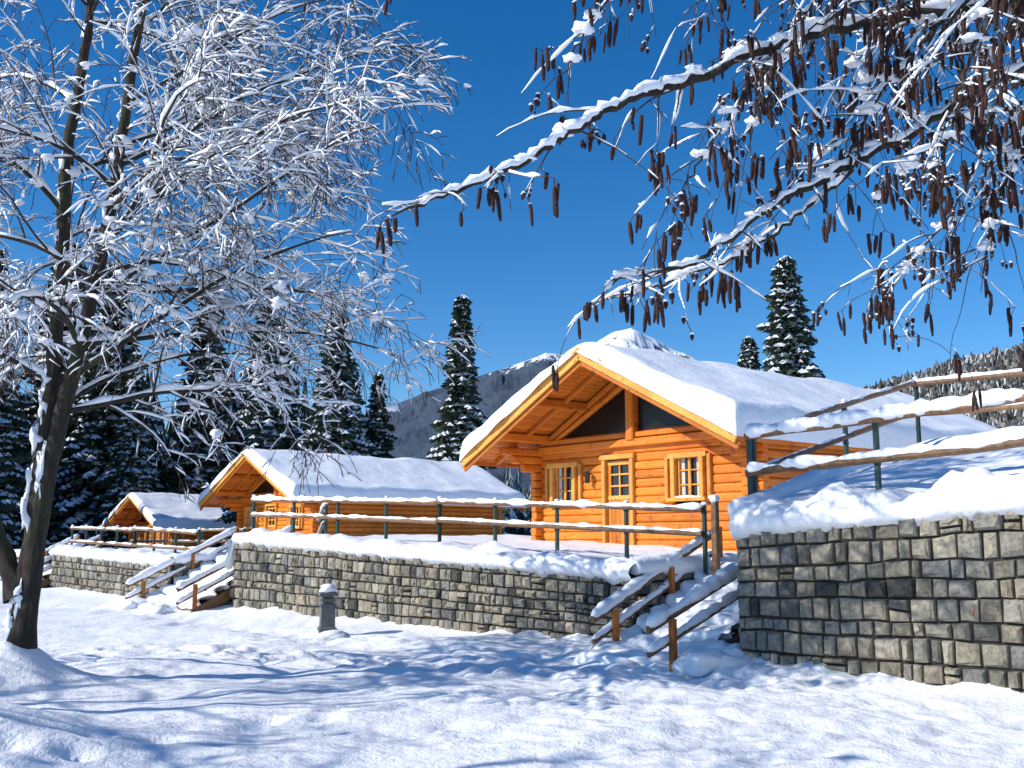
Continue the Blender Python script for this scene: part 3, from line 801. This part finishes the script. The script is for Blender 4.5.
# ------------------------------------------------------------ mountain and hill
m,nt,b=mat('hazy_mountain_rock_and_forest'); g=nd(nt,'ShaderNodeNewGeometry'); sx=nd(nt,'ShaderNodeSeparateXYZ'); nt.links.new(g.outputs['Position'],sx.inputs[0])
mr=nd(nt,'ShaderNodeMapRange'); mr.clamp=False; nt.links.new(sx.outputs['Z'],mr.inputs['Value']); mr.inputs['From Min'].default_value=310; mr.inputs['From Max'].default_value=510
ad=nd(nt,'ShaderNodeMath'); ad.operation='ADD'; nt.links.new(mr.outputs['Result'],ad.inputs[0])
n1=noisetex(nt,.022,8,.75,objco(nt,(1,.4,.7)))
ms=nd(nt,'ShaderNodeMath'); ms.operation='MULTIPLY_ADD'; nt.links.new(n1,ms.inputs[0]); ms.inputs[1].default_value=1.9; ms.inputs[2].default_value=-.95
nt.links.new(ms.outputs[0],ad.inputs[1])
n2=noisetex(nt,.15,5,.7,objco(nt))
fo=ramp(nt,[(.35,(.02,.035,.06)),(.65,(.06,.085,.12))],n2)  # forest tones with the bluish haze of distance mixed into the colour
c=mixc(nt,ramp(nt,[(.50,(0,0,0)),(.60,(1,1,1))],ad.outputs[0]),fo,(.78,.82,.88))
nt.links.new(c,b.inputs['Base Color']); b.inputs['Roughness'].default_value=.9; M_mtn=m
prof=[(-2200,150),(-1200,190),(-743,235),(-520,262),(-338,300),(-250,335),(-171,366),(-90,388),(-29,408),(30,428),(79,446),(150,440),(200,474),(245,500),(285,508),(320,494),(370,470),(448,430),(620,380),(805,320),(1100,260),(1600,180),(2600,100)]
mb=MB(); X=axis([(-2200,-500,60),(-500,600,9),(600,2600,80)]); J=40; vs=[]
for x in X:
    zr=keys(prof,x)
    for j in range(-6,J):
        t=abs(j)/(J-1) if j>=0 else abs(j)/6
        y=2500-1500*t if j>=0 else 2500+900*t
        ridge=noise.fractal(Vector((x*.008,y*.006,1)),1.0,2.1,5)
        z=zr*(1-t)**1.15+ridge*34*(1-t*.5)*(1 if t>0.01 else .25)
        vs.append((x+ridge*10,y,max(z,-5)))
w=J+6; mb.add(vs,[(i*w+j,i*w+j+1,(i+1)*w+j+1,(i+1)*w+j) for i in range(len(X)-1) for j in range(w-1)])
link('snowy_mountain',mb.mesh('snowy_mountain',[M_mtn]))
random.seed(5)
m,nt,b=mat('hill_forest_floor'); c=ramp(nt,[(.4,(.08,.07,.06)),(.6,(.40,.41,.43))],noisetex(nt,.12,6,.7,objco(nt))); nt.links.new(c,b.inputs['Base Color']); M_hill=m
m,nt,b=mat('hazy_trees'); c=ramp(nt,[(0,(.022,.034,.026)),(.5,(.065,.06,.045)),(1,(.13,.105,.08))],attr(nt)); nt.links.new(c,b.inputs['Base Color']); M_haze=m
m,nt,b=mat('hazy_snow'); b.inputs['Base Color'].default_value=(.45,.46,.48,1); M_hsn=m
hp=[(90,0),(150,54),(200,83),(250,99),(300,111),(380,128),(520,155),(800,190)]
mb=MB(); X=axis([(90,800,14)]); vs=[]
def hz(x,y): 
    t=(600-y)/350 if y<600 else (y-600)/300
    return keys(hp,x)*max(0,1-t)**1.1+5*N(x*.02,y*.02)
Y=axis([(250,900,18)])
for x in X:
    for y in Y: vs.append((x,y,hz(x,y)))
w=len(Y); mb.add(vs,[(i*w+j,(i+1)*w+j,(i+1)*w+j+1,i*w+j+1) for i in range(len(X)-1) for j in range(w-1)],.5,0)
for k in range(8000):
    x=U(130,420); y=U(380,640); con=R()<.4; h=U(5,8.5) if con else U(4,6.5); z=hz(x,y)
    kk=6; a0=U(0,6); r_=h*(U(.2,.3) if con else U(.35,.5)); mz=U(.45,.55) if con else U(.7,.9)
    m6=.55 if con else .65
    vs=[(x,y,z+h)]+[(x+r_*m6*math.cos(a0+6.283*j/kk),y+r_*m6*math.sin(a0+6.283*j/kk),z+h*mz) for j in range(kk)]+[(x+r_*math.cos(a0+6.283*j/kk),y+r_*math.sin(a0+6.283*j/kk),z+h*.1) for j in range(kk)]
    rv=U(0,.4) if con else U(.4,1)
    for j in range(kk):
        mb.add([vs[0],vs[1+j],vs[1+(j+1)%kk],vs[7+j],vs[7+(j+1)%kk]],[(0,1,2),(1,3,4,2)],clamp(rv*.8+R()*.2),2 if R()<.14 else 1)
link('forested_hill',mb.mesh('forested_hill',[M_hill,M_haze,M_hsn]))

# ------------------------------------------------------------ light, sky, camera
to_sun=Vector((-.95,-.31,0)).normalized(); EL=math.radians(33)
to_sun=to_sun*math.cos(EL)+Vector((0,0,math.sin(EL)))
L=D.lights.new('sun','SUN'); L.energy=5.0; L.angle=math.radians(.5); L.color=(1,.96,.90)
lo=link('sun',L); lo.rotation_mode='QUATERNION'; lo.rotation_quaternion=(-to_sun).to_track_quat('-Z','Y')
w=D.worlds.new('World'); SC.world=w; w.use_nodes=True; nt=w.node_tree
sk=nt.nodes.new('ShaderNodeTexSky'); sk.sky_type='NISHITA'; sk.sun_disc=False
sk.sun_elevation=EL; sk.sun_rotation=math.atan2(to_sun.x,to_sun.y)%(2*math.pi)
sk.altitude=1500; sk.air_density=1.0; sk.dust_density=.1; sk.ozone_density=3.3
hs=nt.nodes.new('ShaderNodeHueSaturation'); hs.inputs['Saturation'].default_value=1.34; hs.inputs['Hue'].default_value=.503
nt.links.new(sk.outputs[0],hs.inputs['Color'])
bg=nt.nodes['Background']; nt.links.new(hs.outputs[0],bg.inputs['Color']); bg.inputs['Strength'].default_value=.15
cam=D.cameras.new('camera'); co=link('camera',cam); SC.camera=co
cam.lens=36*1050/1024; cam.sensor_width=36; cam.clip_start=.05; cam.clip_end=9000
co.location=(0,0,1.6); co.rotation_euler=(math.radians(90+8.45),0,0)
SC.view_settings.view_transform='Standard'; SC.view_settings.look='None'; SC.view_settings.exposure=0
